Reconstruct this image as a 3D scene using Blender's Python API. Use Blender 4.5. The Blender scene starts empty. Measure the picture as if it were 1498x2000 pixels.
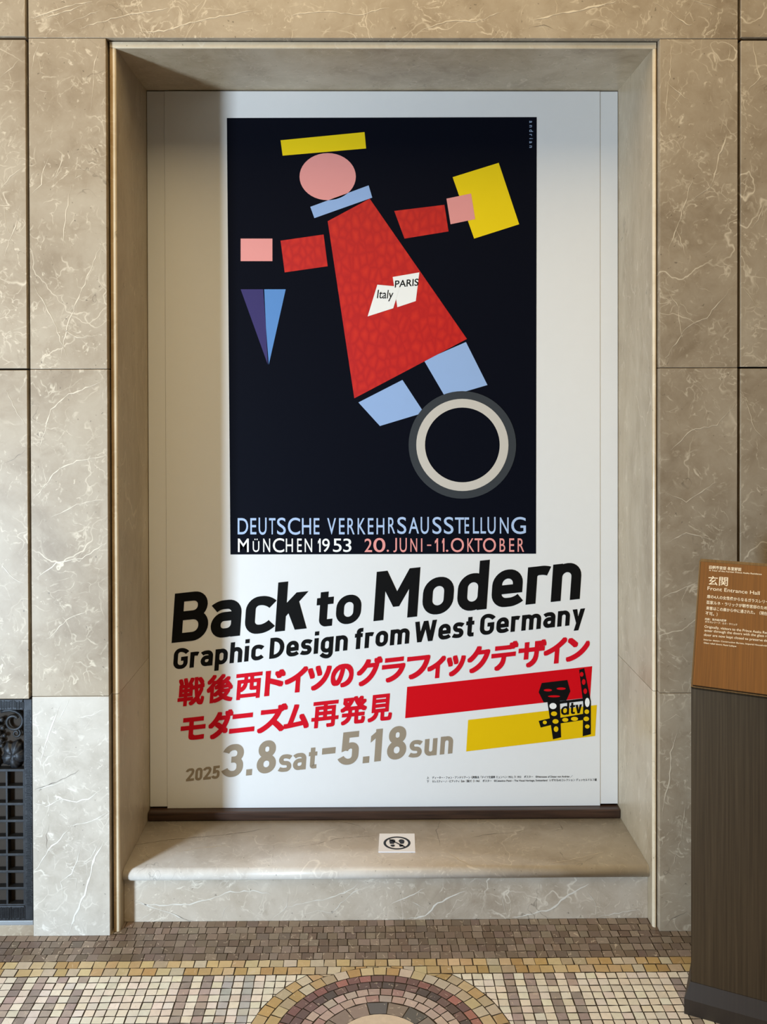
import bpy, bmesh, math, random
from mathutils import Vector, Matrix
random.seed(7)
S = bpy.context.scene
C = S.collection
# ---------------------------------------------------------------- camera
FPX, CX, CY = 1730.0, 733.27, 779.72
EYE = Vector((0, -2.44, 1.5))
YAW, PIT, ROL = 0.00884, 0.0084, -0.0024
def cam_rows():
    cy, sy = math.cos(YAW), math.sin(YAW); cp, sp = math.cos(PIT), math.sin(PIT); cr, sr = math.cos(ROL), math.sin(ROL)
    B = Matrix(((1, 0, 0), (0, 0, -1), (0, 1, 0)))
    Ry = Matrix(((cy, 0, -sy), (0, 1, 0), (sy, 0, cy)))
    Rp = Matrix(((1, 0, 0), (0, cp, -sp), (0, sp, cp)))
    Rr = Matrix(((cr, -sr, 0), (sr, cr, 0), (0, 0, 1)))
    return Rr @ Rp @ Ry @ B
M = cam_rows()
cd = bpy.data.cameras.new('camera'); cam = bpy.data.objects.new('camera', cd); C.objects.link(cam)
R3 = Matrix((M[0], -M[1], -M[2])).transposed()
cam.matrix_world = Matrix.Translation(EYE) @ R3.to_4x4()
cd.sensor_width = 36; cd.lens = FPX / 2000 * 36
cd.shift_x = (749 - CX) / 2000; cd.shift_y = (CY - 1000) / 2000
cd.clip_start = 0.02
S.camera = cam
def ray(px, py):
    return M.transposed() @ Vector(((px - CX) / FPX, (py - CY) / FPX, 1))
def hit(px, py, P0, N):                       # where a line of sight meets a plane of the place
    d = ray(px, py)
    return EYE + d * ((Vector(P0) - EYE).dot(N) / d.dot(N))
def at(px, py, Y=0.0):
    return hit(px, py, (0, Y, 0), Vector((0, 1, 0)))
def atz(px, py, Z=0.0):
    return hit(px, py, (0, 0, Z), Vector((0, 0, 1)))
# ---------------------------------------------------------------- light
S.view_settings.view_transform = 'Standard'; S.view_settings.look = 'None'
S.view_settings.gamma = 1; S.view_settings.exposure = 0.0
W = bpy.data.worlds.new('world'); S.world = W; W.use_nodes = True
W.node_tree.nodes['Background'].inputs[0].default_value = (1.0, 0.78, 0.52, 1)
W.node_tree.nodes['Background'].inputs[1].default_value = 0.05
def area(name, loc, target, sx, sy, power, col, spread=180):
    l = bpy.data.lights.new(name, 'AREA'); l.shape = 'RECTANGLE'; l.size = sx; l.size_y = sy
    l.energy = power; l.color = col; l.spread = math.radians(spread)
    o = bpy.data.objects.new(name, l); C.objects.link(o); o.location = loc
    o.rotation_euler = (Vector(target) - Vector(loc)).to_track_quat('-Z', 'Y').to_euler()
    return o
area('door_daylight', (-2.30, -2.07, 0.50), (-.1, 0.3, 0.65), 0.30, 0.9, 120, (0.57, 0.77, 1.0))
area('upper_left_fill', (-2.30, -2.07, 1.85), (-.1, 0.3, 1.75), 0.30, 1.0, 26, (1.0, 0.96, 0.88))  # added weaker fill above the door light, lifts the top of the board
area('ceiling_glow', (0.0, -1.7, 3.9), (0.0, -1.7, 0.0), 2.6, 2.6, 92, (1.0, 0.78, 0.45))
# ---------------------------------------------------------------- materials
class NT:
    def __init__(s, name):
        s.m = bpy.data.materials.new(name); s.m.use_nodes = True
        s.t = s.m.node_tree; s.b = s.t.nodes['Principled BSDF']
    def n(s, kind, **kw):
        x = s.t.nodes.new(kind)
        for k, v in kw.items():
            if k.startswith('i_'):
                x.inputs[k[2:].replace('_', ' ')].default_value = v
            else: setattr(x, k, v)
        return x
    def l(s, a, b): s.t.links.new(a, b)
    def math(s, op, a, b=None, c=None):
        x = s.n('ShaderNodeMath', operation=op)
        for i, v in enumerate((a, b, c)):
            if v is None: continue
            if isinstance(v, (int, float)): x.inputs[i].default_value = v
            else: s.l(v, x.inputs[i])
        return x.outputs[0]
    def ramp(s, fac, pts):
        r = s.n('ShaderNodeValToRGB'); e = r.color_ramp.elements
        while len(e) < len(pts): e.new(0.5)
        for q, (p, c) in zip(e, pts): q.position = p; q.color = c if len(c) == 4 else (*c, 1)
        s.l(fac, r.inputs[0]); return r.outputs[0]
    def mix(s, fac, a, b, mode='MIX'):
        x = s.n('ShaderNodeMix', data_type='RGBA', blend_type=mode)
        for i, v in ((0, fac), (6, a), (7, b)):
            if isinstance(v, (int, float)): x.inputs[i].default_value = v
            elif isinstance(v, tuple): x.inputs[i].default_value = v if len(v) == 4 else (*v, 1)
            else: s.l(v, x.inputs[i])
        return x.outputs[2]
    def noise(s, vec, scale, detail=4, rough=.55, dist=0.0):
        x = s.n('ShaderNodeTexNoise'); x.inputs['Scale'].default_value = scale; x.inputs['Detail'].default_value = detail
        x.inputs['Roughness'].default_value = rough; x.inputs['Distortion'].default_value = dist
        s.l(vec, x.inputs['Vector']); return x.outputs['Fac']
def srgb(r, g, b):
    f = lambda c: (c / 255 / 12.92) if c / 255 <= .04045 else ((c / 255 + .055) / 1.055) ** 2.4
    return (f(r), f(g), f(b))
def plain(name, col, rough=.5, metal=0.0, spec=.5):
    k = NT(name); k.b.inputs['Base Color'].default_value = (*col, 1); k.b.inputs['Roughness'].default_value = rough
    k.b.inputs['Metallic'].default_value = metal; k.b.inputs['Specular IOR Level'].default_value = spec
    nz = k.noise(k.n('ShaderNodeTexCoord').outputs['Object'], 30, 2)
    k.l(k.mix(k.math('MULTIPLY', nz, .10), col, tuple(c * .75 for c in col)), k.b.inputs['Base Color'])
    return k.m
def marble(name, light, mid, dark, vein, rough=.3, vein_amt=1.0, scale=1.0, angle=35, streak=(1, 1, 1)):
    k = NT(name)
    geo = k.n('ShaderNodeNewGeometry'); att = k.n('ShaderNodeAttribute', attribute_name='slab')
    add = k.n('ShaderNodeVectorMath', operation='ADD'); k.l(geo.outputs['Position'], add.inputs[0]); k.l(att.outputs['Vector'], add.inputs[1])
    mp = k.n('ShaderNodeMapping'); mp.inputs['Rotation'].default_value = (0, math.radians(angle), 0); mp.inputs['Scale'].default_value = streak
    k.l(add.outputs[0], mp.inputs[0]); v = mp.outputs[0]
    # warp
    wn = k.n('ShaderNodeTexNoise'); wn.inputs['Scale'].default_value = 5 * scale; wn.inputs['Detail'].default_value = 4; k.l(v, wn.inputs['Vector'])
    sc = k.n('ShaderNodeVectorMath', operation='SCALE'); k.l(wn.outputs['Color'], sc.inputs[0]); sc.inputs['Scale'].default_value = .22
    wv = k.n('ShaderNodeVectorMath', operation='ADD'); k.l(v, wv.inputs[0]); k.l(sc.outputs[0], wv.inputs[1]); w = wv.outputs[0]
    cloud = k.noise(v, 3.2 * scale, 7, .62, .6)
    base = k.ramp(cloud, [(.32, dark), (.5, mid), (.68, light)])
    grain = k.noise(v, 60, 4, .7)
    base = k.mix(k.math('MULTIPLY', grain, .45), base, k.mix(.5, base, dark), 'MIX')
    # long wispy veins: thin level sets of a warped noise, broken up by a second one
    def wisps(sc_, width, lo, hi, off):
        n1 = k.noise(w, sc_ * scale, 3, .5, .4)
        d = k.math('ABSOLUTE', k.math('SUBTRACT', n1, off))
        line = k.math('SUBTRACT', 1.0, k.math('SMOOTH_MIN', k.math('DIVIDE', d, width), 1.0, .2))
        msk = k.noise(v, sc_ * scale * .9 + 1.3, 3, .6)
        mr = k.n('ShaderNodeMapRange'); k.l(msk, mr.inputs[0]); mr.inputs[1].default_value = lo; mr.inputs[2].default_value = hi
        return k.math('MULTIPLY', line, mr.outputs[0])
    def edges(sc_, width, lo, hi):
        vo = k.n('ShaderNodeTexVoronoi', feature='DISTANCE_TO_EDGE'); vo.inputs['Scale'].default_value = sc_ * scale; k.l(w, vo.inputs['Vector'])
        line = k.math('SUBTRACT', 1.0, k.math('MINIMUM', k.math('DIVIDE', vo.outputs['Distance'], width), 1.0))
        msk = k.noise(v, sc_ * scale * .8 + 2.1, 3, .6)
        mr = k.n('ShaderNodeMapRange'); k.l(msk, mr.inputs[0]); mr.inputs[1].default_value = lo; mr.inputs[2].default_value = hi
        return k.math('MULTIPLY', line, mr.outputs[0])
    a = wisps(2.4, .0045, .47, .60, .5)
    b = edges(3.2, .007, .53, .66)
    c = edges(18, .034, .52, .66)
    e = wisps(15, .020, .50, .64, .47)
    fl = k.noise(w, 46 * scale, 3, .6, .8)
    mr = k.n('ShaderNodeMapRange'); k.l(fl, mr.inputs[0]); mr.inputs[1].default_value = .60; mr.inputs[2].default_value = .70
    fleck = k.math('MULTIPLY', mr.outputs[0], k.ramp(k.noise(v, 6 * scale, 3), [(.40, (0, 0, 0)), (.58, (1, 1, 1))]))
    tot = k.math('MAXIMUM', k.math('MAXIMUM', a, k.math('MULTIPLY', b, .8)), k.math('MAXIMUM', k.math('MULTIPLY', c, .6), k.math('MULTIPLY', e, .7)))
    tot = k.math('MAXIMUM', tot, k.math('MULTIPLY', fleck, .75))
    tot = k.math('MULTIPLY', tot, vein_amt)
    blot = k.noise(v, 16 * scale, 5, .65, .5)
    base = k.mix(k.ramp(blot, [(.40, (0, 0, 0)), (.72, (.55, .55, .55))]), base, light)
    base = k.mix(k.ramp(blot, [(.28, (.45, .45, .45)), (.42, (0, 0, 0))]), base, dark)
    col = k.mix(tot, base, vein)
    dk = wisps(5.5, .004, .58, .66, .55)
    pit = k.noise(v, 95, 2, .5)
    mp2 = k.n('ShaderNodeMapRange'); k.l(pit, mp2.inputs[0]); mp2.inputs[1].default_value = .72; mp2.inputs[2].default_value = .76
    col = k.mix(k.math('MULTIPLY', k.math('MAXIMUM', dk, mp2.outputs[0]), .6), col, tuple(x * .35 for x in dark))
    k.l(col, k.b.inputs['Base Color'])
    k.b.inputs['Roughness'].default_value = rough
    k.b.inputs['Specular IOR Level'].default_value = .35
    return k.m
LT, MD, DK, VN = srgb(178, 163, 141), srgb(161, 144, 121), srgb(140, 123, 101), srgb(218, 203, 178)
M_wall = marble('veined_beige_marble', LT, MD, DK, VN, rough=.42)
M_low = marble('grey_veined_marble', srgb(204, 195, 181), srgb(188, 178, 163), srgb(165, 154, 139), srgb(228, 220, 206), rough=.38)
M_riser = marble('warm_riser_marble', srgb(206, 194, 177), srgb(190, 176, 157), srgb(166, 151, 132), srgb(230, 220, 202), rough=.32, angle=-20)
M_jamb = marble('banded_beige_marble', srgb(190, 175, 150), srgb(172, 155, 128), srgb(150, 132, 106), VN, rough=.35, vein_amt=.5, angle=0, streak=(1, 1, .45))
M_step = marble('worn_step_marble', srgb(214, 206, 195), srgb(200, 190, 177), srgb(178, 167, 153), srgb(240, 232, 218), rough=.28, vein_amt=.7)
M_gap = plain('joint_shadow_gap', srgb(52, 42, 32), .9)
M_vein = plain('pale_calcite_vein', srgb(216, 201, 176), .35)
M_crack = plain('dark_hairline_crack', srgb(90, 78, 64), .6)
M_white = plain('matt_white_board', srgb(226, 226, 224), .55, spec=.3)
M_navy = plain('navy_black_print', srgb(8, 11, 22), .6, spec=.06)
def ink(name, r, g, b, rough=.6): return plain(name, srgb(r, g, b), rough, spec=.10)
I_black, I_red, I_grey = ink('black_ink', 14, 14, 14), ink('red_ink', 206, 14, 34), ink('taupe_ink', 152, 138, 118)
I_barred, I_baryel = ink('bar_red_ink', 206, 8, 22), ink('bar_yellow_ink', 226, 186, 8)
I_ltblue, I_white, I_pink = ink('pale_blue_ink', 172, 194, 226), ink('white_ink', 238, 238, 234), ink('salmon_ink', 228, 152, 146)
I_yel, I_orange, I_blue, I_dblue, I_mblue = ink('yellow_ink', 238, 206, 24), ink('ochre_ink', 232, 168, 20), ink('light_blue_ink', 148, 176, 218), ink('violet_blue_ink', 62, 56, 104), ink('mid_blue_ink', 92, 138, 196)
I_brown, I_tyre, I_tyre2 = ink('brown_ink', 112, 48, 30), ink('dark_tyre_grey_ink', 58, 62, 66), ink('pale_ring_ink', 198, 192, 182)
def coat_red():
    k = NT('mottled_coat_red_ink'); tc = k.n('ShaderNodeTexCoord')
    mp = k.n('ShaderNodeMapping'); mp.inputs['Scale'].default_value = (42, 1, 26); k.l(tc.outputs['Object'], mp.inputs[0])
    vo = k.n('ShaderNodeTexVoronoi', feature='DISTANCE_TO_EDGE'); vo.inputs['Scale'].default_value = 1; k.l(mp.outputs[0], vo.inputs['Vector'])
    c = k.ramp(vo.outputs['Distance'], [(.02, srgb(182, 14, 14)), (.25, srgb(196, 26, 16)), (.5, srgb(204, 36, 18))])
    k.l(c, k.b.inputs['Base Color']); k.b.inputs['Roughness'].default_value = .5
    return k.m
I_coat = coat_red()
def wood_dark():
    k = NT('dark_stained_wood'); tc = k.n('ShaderNodeTexCoord')
    mp = k.n('ShaderNodeMapping'); mp.inputs['Scale'].default_value = (3, 40, 60); k.l(tc.outputs['Object'], mp.inputs[0])
    k.l(k.ramp(k.noise(mp.outputs[0], 2, 5), [(.3, srgb(40, 26, 20)), (.7, srgb(70, 48, 36))]), k.b.inputs['Base Color'])
    k.b.inputs['Roughness'].default_value = .38; return k.m
M_wood = wood_dark()
def metal(name, c1, c2, rough, met, streak=(70, 1.0, 1.0)):
    k = NT(name); tc = k.n('ShaderNodeTexCoord')
    mp = k.n('ShaderNodeMapping', vector_type='TEXTURE'); mp.inputs['Scale'].default_value = tuple(1 / q for q in streak); mp.inputs['Rotation'].default_value = (0, 0, math.radians(-26)); k.l(tc.outputs['Object'], mp.inputs[0])
    nz = k.noise(mp.outputs[0], 3, 5, .6)
    k.l(k.ramp(nz, [(.3, c1), (.7, c2)]), k.b.inputs['Base Color'])
    k.b.inputs['Metallic'].default_value = met; k.b.inputs['Roughness'].default_value = rough
    return k.m
M_bronze = metal('dark_bronze', srgb(72, 60, 46), srgb(92, 78, 60), .42, .8)
M_plinth = metal('brown_painted_plinth', srgb(48, 38, 29), srgb(54, 43, 33), .5, .3)
M_brass = metal('satin_bronze_plaque', srgb(72, 45, 17), srgb(92, 60, 24), .38, .6, (160, 1.5, 1.5))
M_iron = metal('black_cast_iron', srgb(38, 39, 41), srgb(52, 53, 55), .5, .55, (20, 20, 20))
M_ledge = plain('grey_metal_ledge', srgb(150, 152, 152), .45, .4)
# ---------------------------------------------------------------- building helpers
def link(name, bm, mats, parent=None, smooth=False):
    me = bpy.data.meshes.new(name); bm.to_mesh(me); bm.free()
    for m in (mats if isinstance(mats, (list, tuple)) else [mats]): me.materials.append(m)
    if smooth:
        for p in me.polygons: p.use_smooth = True
    o = bpy.data.objects.new(name, me); C.objects.link(o)
    if parent: o.parent = parent; o.matrix_parent_inverse = parent.matrix_world.inverted()
    return o
def tag(o, label=None, cat=None, group=None, kind=None):
    for k_, v_ in (('label', label), ('category', cat), ('group', group), ('kind', kind)):
        if v_: o[k_] = v_
    return o
def empty(name, loc):
    o = bpy.data.objects.new(name, None); o.location = loc; o.empty_display_size = .05; C.objects.link(o)
    bpy.context.view_layer.update(); return o
def box(bm, x0, x1, y0, y1, z0, z1, bev=0.0, slab=None, mi=0):
    before = set(bm.faces) if bev else None
    vs = [bm.verts.new((x, y, z)) for x in (x0, x1) for y in (y0, y1) for z in (z0, z1)]
    fs = [bm.faces.new([vs[i] for i in q]) for q in ((0, 1, 3, 2), (4, 6, 7, 5), (0, 4, 5, 1), (2, 3, 7, 6), (0, 2, 6, 4), (1, 5, 7, 3))]
    if bev:
        es = list({e for f in fs for e in f.edges})
        r = bmesh.ops.bevel(bm, geom=es, offset=bev, segments=2, profile=.5, affect='EDGES')
        fs = [f for f in bm.faces if f not in before]
    set_slab(bm, fs, slab, mi)
    return fs
def set_slab(bm, fs, slab, mi=0):
    lay = bm.faces.layers.float_vector.get('slab') or bm.faces.layers.float_vector.new('slab')
    for f in fs:
        if f.is_valid:
            f[lay] = slab or (0, 0, 0); f.material_index = mi
def rs(): return (random.uniform(-30, 30), random.uniform(-30, 30), random.uniform(-30, 30))
def nbm():
    b = bmesh.new(); b.faces.layers.float_vector.new('slab'); return b
def prism(bm, prof, x0, x1, slab=None, mi=0):          # profile in (y, z), swept along x
    a = [bm.verts.new((x0, y, z)) for y, z in prof]; b = [bm.verts.new((x1, y, z)) for y, z in prof]
    fs = [bm.faces.new(a[::-1]), bm.faces.new(b)]
    n = len(prof)
    for i in range(n): fs.append(bm.faces.new((a[i], a[(i + 1) % n], b[(i + 1) % n], b[i])))
    set_slab(bm, fs, slab, mi); return fs
def zprism(bm, prof, z0, z1, slab=None, mi=0):         # profile in (x, y), swept along z
    a = [bm.verts.new((x, y, z0)) for x, y in prof]; b = [bm.verts.new((x, y, z1)) for x, y in prof]
    fs = [bm.faces.new(a[::-1]), bm.faces.new(b)]
    n = len(prof)
    for i in range(n): fs.append(bm.faces.new((a[i], a[(i + 1) % n], b[(i + 1) % n], b[i])))
    set_slab(bm, fs, slab, mi); return fs
def fix(bm): bmesh.ops.recalc_face_normals(bm, faces=bm.faces[:])
def tube(bm, pts, rad, seg=8, cap=True):
    rings = []
    for i, p in enumerate(pts):
        p = Vector(p); a = Vector(pts[max(i - 1, 0)]); b = Vector(pts[min(i + 1, len(pts) - 1)])
        t = (b - a).normalized(); u = t.orthogonal() if abs(t.y) > .95 else t.cross(Vector((0, 1, 0))).normalized()
        u.normalize(); w = t.cross(u)
        r = rad[i] if isinstance(rad, (list, tuple)) else rad
        rings.append([bm.verts.new(p + (u * math.cos(2 * math.pi * j / seg) + w * math.sin(2 * math.pi * j / seg)) * r) for j in range(seg)])
    for q, s_ in zip(rings, rings[1:]):
        for j in range(seg): bm.faces.new((q[j], q[(j + 1) % seg], s_[(j + 1) % seg], s_[j]))
    if cap: bm.faces.new(rings[0][::-1]); bm.faces.new(rings[-1])
# ---------------------------------------------------------------- place's main sizes (metres)
XJL, XSL, XSR, XJR = -.930, -.715, .807, 1.027
LL, LR, LTOP = -.693, .794, 2.450
Z1, Z2, Z3 = 2.470, 1.564, .663
YB = .357                                             # face of the white board
ZT = .155                                             # top of the step
G = .0045
# ---------------------------------------------------------------- veins drawn into the stone
def ribbon(bm, pts, width, to_world, mi, nrm, lift=.0006):
    P = [to_world(*p) for p in pts]
    out = []
    for a, b in zip(P, P[1:]):                          # break the line into wobbling steps
        n = max(2, int((b - a).length / .012))
        for i in range(n): out.append(a.lerp(b, i / n))
    out.append(P[-1])
    L = len(out); row = []
    for i, p in enumerate(out):
        t = (out[min(i + 1, L - 1)] - out[max(i - 1, 0)]).normalized(); s_ = t.cross(nrm)
        p = p + s_ * random.uniform(-.0022, .0022)
        f = min(1, i / 4 + .15, (L - 1 - i) / 4 + .15) * random.uniform(.25, 1.35)
        row.append((bm.verts.new(p + nrm * lift + s_ * width * f * .5), bm.verts.new(p + nrm * lift - s_ * width * f * .5)))
    fs = [bm.faces.new((a[0], a[1], b[1], b[0])) for a, b in zip(row, row[1:])]
    set_slab(bm, fs, rs(), mi)
def veins(bm, lst, to_world, nrm, wmul=.52):
    for mi, w, pts in lst: ribbon(bm, pts, w * wmul, to_world, 5 if mi == 2 and nrm is NF and to_world(*pts[0]).z < Z3 and to_world(*pts[0]).x < XSR else mi, nrm)
NF = Vector((0, -1, 0))
M_vein_low = plain('white_calcite_vein', srgb(224, 217, 204), .35)
WM = [M_wall, M_gap, M_vein, M_crack, M_low, M_vein_low]
# ---------------------------------------------------------------- walls
TH = .04
def wall_slab(bm, x0, x1, z0, z1, bev=.0012): box(bm, x0, x1, 0, TH, z0, z1, bev, rs(), 4 if z1 < 1 else 0)
ZTOP = 2.95
bm = nbm()                                             # left of the niche
wall_slab(bm, XJL + G, XSL, 0, Z3 - .0006); wall_slab(bm, XJL + G, XSL, Z3 + .0006, Z2 - .0008); wall_slab(bm, XJL + G, XSL, Z2 + .0008, Z1 - .0008)
wall_slab(bm, -1.75, XJL - G, Z3 - .006, Z2 - .0025); wall_slab(bm, -1.75, XJL - G, Z2 + .0025, Z1 - G); wall_slab(bm, -1.75, XJL - G, Z1 + G, ZTOP)
box(bm, -1.75, -1.435, 0, TH, .03, Z3 - .010, .0012, rs())
box(bm, -1.75, XSL - .002, .026, .3, 0, ZTOP, 0, rs(), 1)
fix(bm)
wall_left = bm
bm = nbm()                                             # right of the niche
box(bm, XSR, XJR - G, 0, TH, 0, Z3 - .0006, .0012, rs(), 0); wall_slab(bm, XSR, XJR - G, Z3 + .0006, Z2 - .0008); wall_slab(bm, XSR, XJR - G, Z2 + .0008, Z1 - .0008)
wall_slab(bm, XJR + G, 1.95, 0, Z2 - .0025); wall_slab(bm, XJR + G, 1.95, Z2 + .0025, Z1 - G); wall_slab(bm, XJR + G, 1.95, Z1 + G, ZTOP)
box(bm, XSR + .002, 1.95, .026, .3, 0, ZTOP, 0, rs(), 1)
fix(bm)
wall_right = bm
bm = nbm()                                             # the long slab above it
wall_slab(bm, XJL + G, XJR - G, Z1 + .0008, ZTOP)
box(bm, XSL + .002, XSR - .002, .026, .3, Z1 + .002, ZTOP, 0, rs(), 1)
fix(bm)
wall_top = bm
V_left = [(2, .006, [(118, 1376), (108, 1402), (98, 1425), (88, 1460), (80, 1490)]), (2, .005, [(134, 1366), (122, 1392), (112, 1410)]),
          (2, .005, [(66, 1566), (90, 1576), (120, 1560), (150, 1566), (172, 1560), (205, 1536)]),
          (2, .006, [(207, 1586), (180, 1603), (140, 1613)]), (2, .006, [(140, 1610), (125, 1630), (95, 1660), (80, 1685), (67, 1702)]),
          (2, .009, [(208, 1636), (190, 1664), (178, 1700), (168, 1740), (150, 1780), (134, 1824)]), (2, .005, [(196, 1640), (184, 1660), (176, 1684)]),
          (2, .004, [(158, 1648), (150, 1680), (140, 1706), (118, 1722), (124, 1756)]), (2, .004, [(135, 1716), (150, 1716), (148, 1736)]),
          (3, .003, [(68, 1542), (100, 1530), (130, 1520), (155, 1504)]), (2, .006, [(72, 1540), (105, 1532), (128, 1524)]),
          (3, .002, [(96, 1610), (90, 1632), (92, 1660)]), (2, .005, [(150, 1402), (178, 1396), (204, 1386)]),
          (2, .004, [(75, 85), (66, 112), (60, 150)]), (2, .005, [(96, 305), (84, 330), (80, 360), (62, 380)]), (2, .006, [(150, 335), (146, 350), (160, 342)]),
          (2, .004, [(195, 85), (184, 130), (182, 170), (176, 215)]), (2, .004, [(140, 360), (132, 400), (126, 440), (124, 480)]),
          (2, .005, [(110, 290), (122, 300), (118, 325), (104, 350)]), (2, .003, [(76, 112), (80, 140), (98, 150)]),
          (2, .005, [(0, 372), (20, 345), (42, 330)]), (2, .004, [(0, 150), (26, 132), (36, 116)]), (2, .003, [(0, 376), (8, 400), (10, 430), (20, 460)]),
          (2, .004, [(40, 400), (30, 440), (18, 470), (10, 500)]), (2, .004, [(66, 560), (90, 600), (110, 640), (130, 700)]), (2, .005, [(200, 470), (180, 520), (150, 590), (130, 640), (118, 700)]),
          (2, .004, [(120, 640), (150, 660), (190, 655)]), (2, .005, [(75, 880), (100, 800), (135, 770), (200, 745)]), (2, .005, [(66, 975), (110, 920), (150, 900), (208, 890)]),
          (2, .004, [(100, 1010), (150, 985), (205, 975)]), (2, .005, [(70, 1130), (110, 1100), (160, 1090), (208, 1060)]), (2, .004, [(90, 1250), (130, 1210), (180, 1190)]),
          (2, .004, [(10, 760), (30, 800), (50, 830)]), (2, .004, [(0, 1100), (25, 1130), (48, 1140)]), (3, .0015, [(0, 905), (20, 900), (50, 880)])]
veins(wall_left, V_left, lambda x, y: at(x, y, 0), NF)
V_right = [(2, .004, [(1312, 75), (1308, 150), (1300, 210), (1302, 250)]), (2, .006, [(1302, 160), (1320, 178), (1345, 195)]), (2, .004, [(1312, 185), (1330, 205)]),
           (2, .009, [(1420, 262), (1402, 310), (1395, 350), (1385, 370)]), (2, .004, [(1390, 362), (1352, 392)]), (2, .006, [(1352, 350), (1330, 420), (1305, 490)]),
           (2, .004, [(1415, 220), (1408, 260)]), (2, .005, [(1380, 310), (1388, 335)]), (2, .004, [(1318, 440), (1340, 500)]), (2, .005, [(1470, 80), (1478, 130), (1484, 150), (1460, 178)]),
           (2, .004, [(1495, 395), (1480, 430), (1468, 445)]), (2, .003, [(1424, 75), (1424, 130)]), (2, .004, [(1300, 700), (1340, 640), (1380, 620), (1430, 560)]),
           (2, .004, [(1300, 560), (1325, 600), (1330, 660)]), (2, .004, [(1310, 880), (1350, 840), (1400, 830), (1435, 790)]), (2, .004, [(1296, 960), (1340, 980), (1400, 940)]),
           (2, .005, [(1292, 1168), (1320, 1155), (1358, 1138)]), (2, .004, [(1300, 1060), (1340, 1040), (1400, 1055)]), (2, .006, [(1322, 1430), (1310, 1470), (1308, 1520), (1298, 1560), (1293, 1600)]),
           (2, .003, [(1340, 1560), (1330, 1640), (1310, 1700)]), (3, .002, [(1342, 1780), (1310, 1795), (1298, 1812)]), (2, .004, [(1296, 1410), (1320, 1395), (1336, 1402)]),
           (2, .003, [(1450, 560), (1480, 600), (1498, 610)]), (2, .004, [(1455, 780), (1475, 840), (1498, 860)])]
veins(wall_right, V_right, lambda x, y: at(x, y, 0), NF)
V_top = [(2, .007, [(58, 36), (90, 25), (130, 12), (180, 2)]), (2, .005, [(62, 44), (110, 28), (165, 10)]), (2, .004, [(130, 50), (150, 38), (195, 20)]),
         (2, .005, [(155, 55), (200, 42), (250, 28), (335, 15)]), (2, .005, [(270, 64), (320, 60), (380, 42), (430, 32), (498, 20)]), (2, .004, [(375, 5), (385, 14), (398, 2)]),
         (2, .008, [(1040, 38), (1090, 28), (1140, 18), (1205, 2)]), (2, .004, [(1085, 0), (1088, 20), (1086, 34)]), (2, .006, [(1275, 4), (1310, 24), (1340, 48), (1352, 48)]),
         (2, .004, [(1350, 0), (1390, 12), (1412, 20)]), (3, .0015, [(1030, 55), (1062, 50), (1090, 60)]), (2, .004, [(560, 30), (640, 22), (700, 30), (760, 14)]),
         (2, .004, [(820, 60), (880, 40), (930, 42), (990, 20)])]
veins(wall_top, V_top, lambda x, y: at(x, y, 0), NF)
tag(link('wall_left', wall_left, WM), kind='structure'); tag(link('wall_right', wall_right, WM), kind='structure'); tag(link('wall_above_niche', wall_top, WM), kind='structure')
# niche lining: two jambs and a head, rounded at the front arris
JY = .018
def lining_profile(xo, xi, sgn, r=.007):
    p = [(xo, .40), (xo, JY)]
    for i in range(7):
        a = math.pi / 2 * i / 6
        p.append((xi - sgn * r + sgn * r * math.sin(a), JY + r - r * math.cos(a)))
    p.append((xi, .40)); return p
M_cream = marble('cream_marble_arris_highlight', srgb(228, 212, 184), srgb(216, 198, 168), srgb(196, 176, 144), srgb(240, 230, 212), rough=.25, vein_amt=.4)  # cream stone of the head strip, also painted highlight along the rounded jamb edges
M_tan = marble('tan_edge_marble', srgb(190, 164, 126), srgb(174, 146, 106), srgb(150, 120, 82), srgb(214, 196, 164), rough=.35, vein_amt=.5)
M_lin = [M_jamb, M_gap, M_vein, M_crack, M_cream, M_tan]
def dress(bm, flat):
    fix(bm)
    for f in bm.faces:
        c = f.calc_center_median()
        if c.y < JY + .0075 and abs(f.normal.z) < .99 and f.normal.y < -.08: f.material_index = flat if f.normal.y < -.995 else 4
for nm, xo, xi, sg in (('trim_1', XSL + .006, LL, 1), ('trim_2', XSR - .004, LR, -1)):
    bm = nbm()
    zprism(bm, lining_profile(xo, xi, sg), 0, Z3 - .0006, rs()); zprism(bm, lining_profile(xo, xi, sg), Z3 + .0006, LTOP, rs())
    dress(bm, 5); tag(link(nm, bm, M_lin), kind='structure')
bm = nbm()
pr = [(.40, Z1 - .003), (JY, Z1 - .003)]
for i in range(7):
    a = math.pi / 2 * i / 6; pr.append((JY + .004 - .004 * math.cos(a), LTOP + .004 - .004 * math.sin(a)))
pr.append((.40, LTOP))
prism(bm, pr, XSL + .006, XSR - .004, rs()); dress(bm, 4)
tag(link('trim_3', bm, M_lin), kind='structure')
bm = nbm(); box(bm, XSL, XSR, .40, .44, 0, Z1, 0, rs()); fix(bm)
tag(link('wall_back', bm, M_gap), kind='structure')
bm = nbm(); box(bm, -1.75, XJL + .0042, .002, TH, 0, .030, .001, rs()); fix(bm)
tag(link('baseboard_left', bm, WM), kind='structure')
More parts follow.
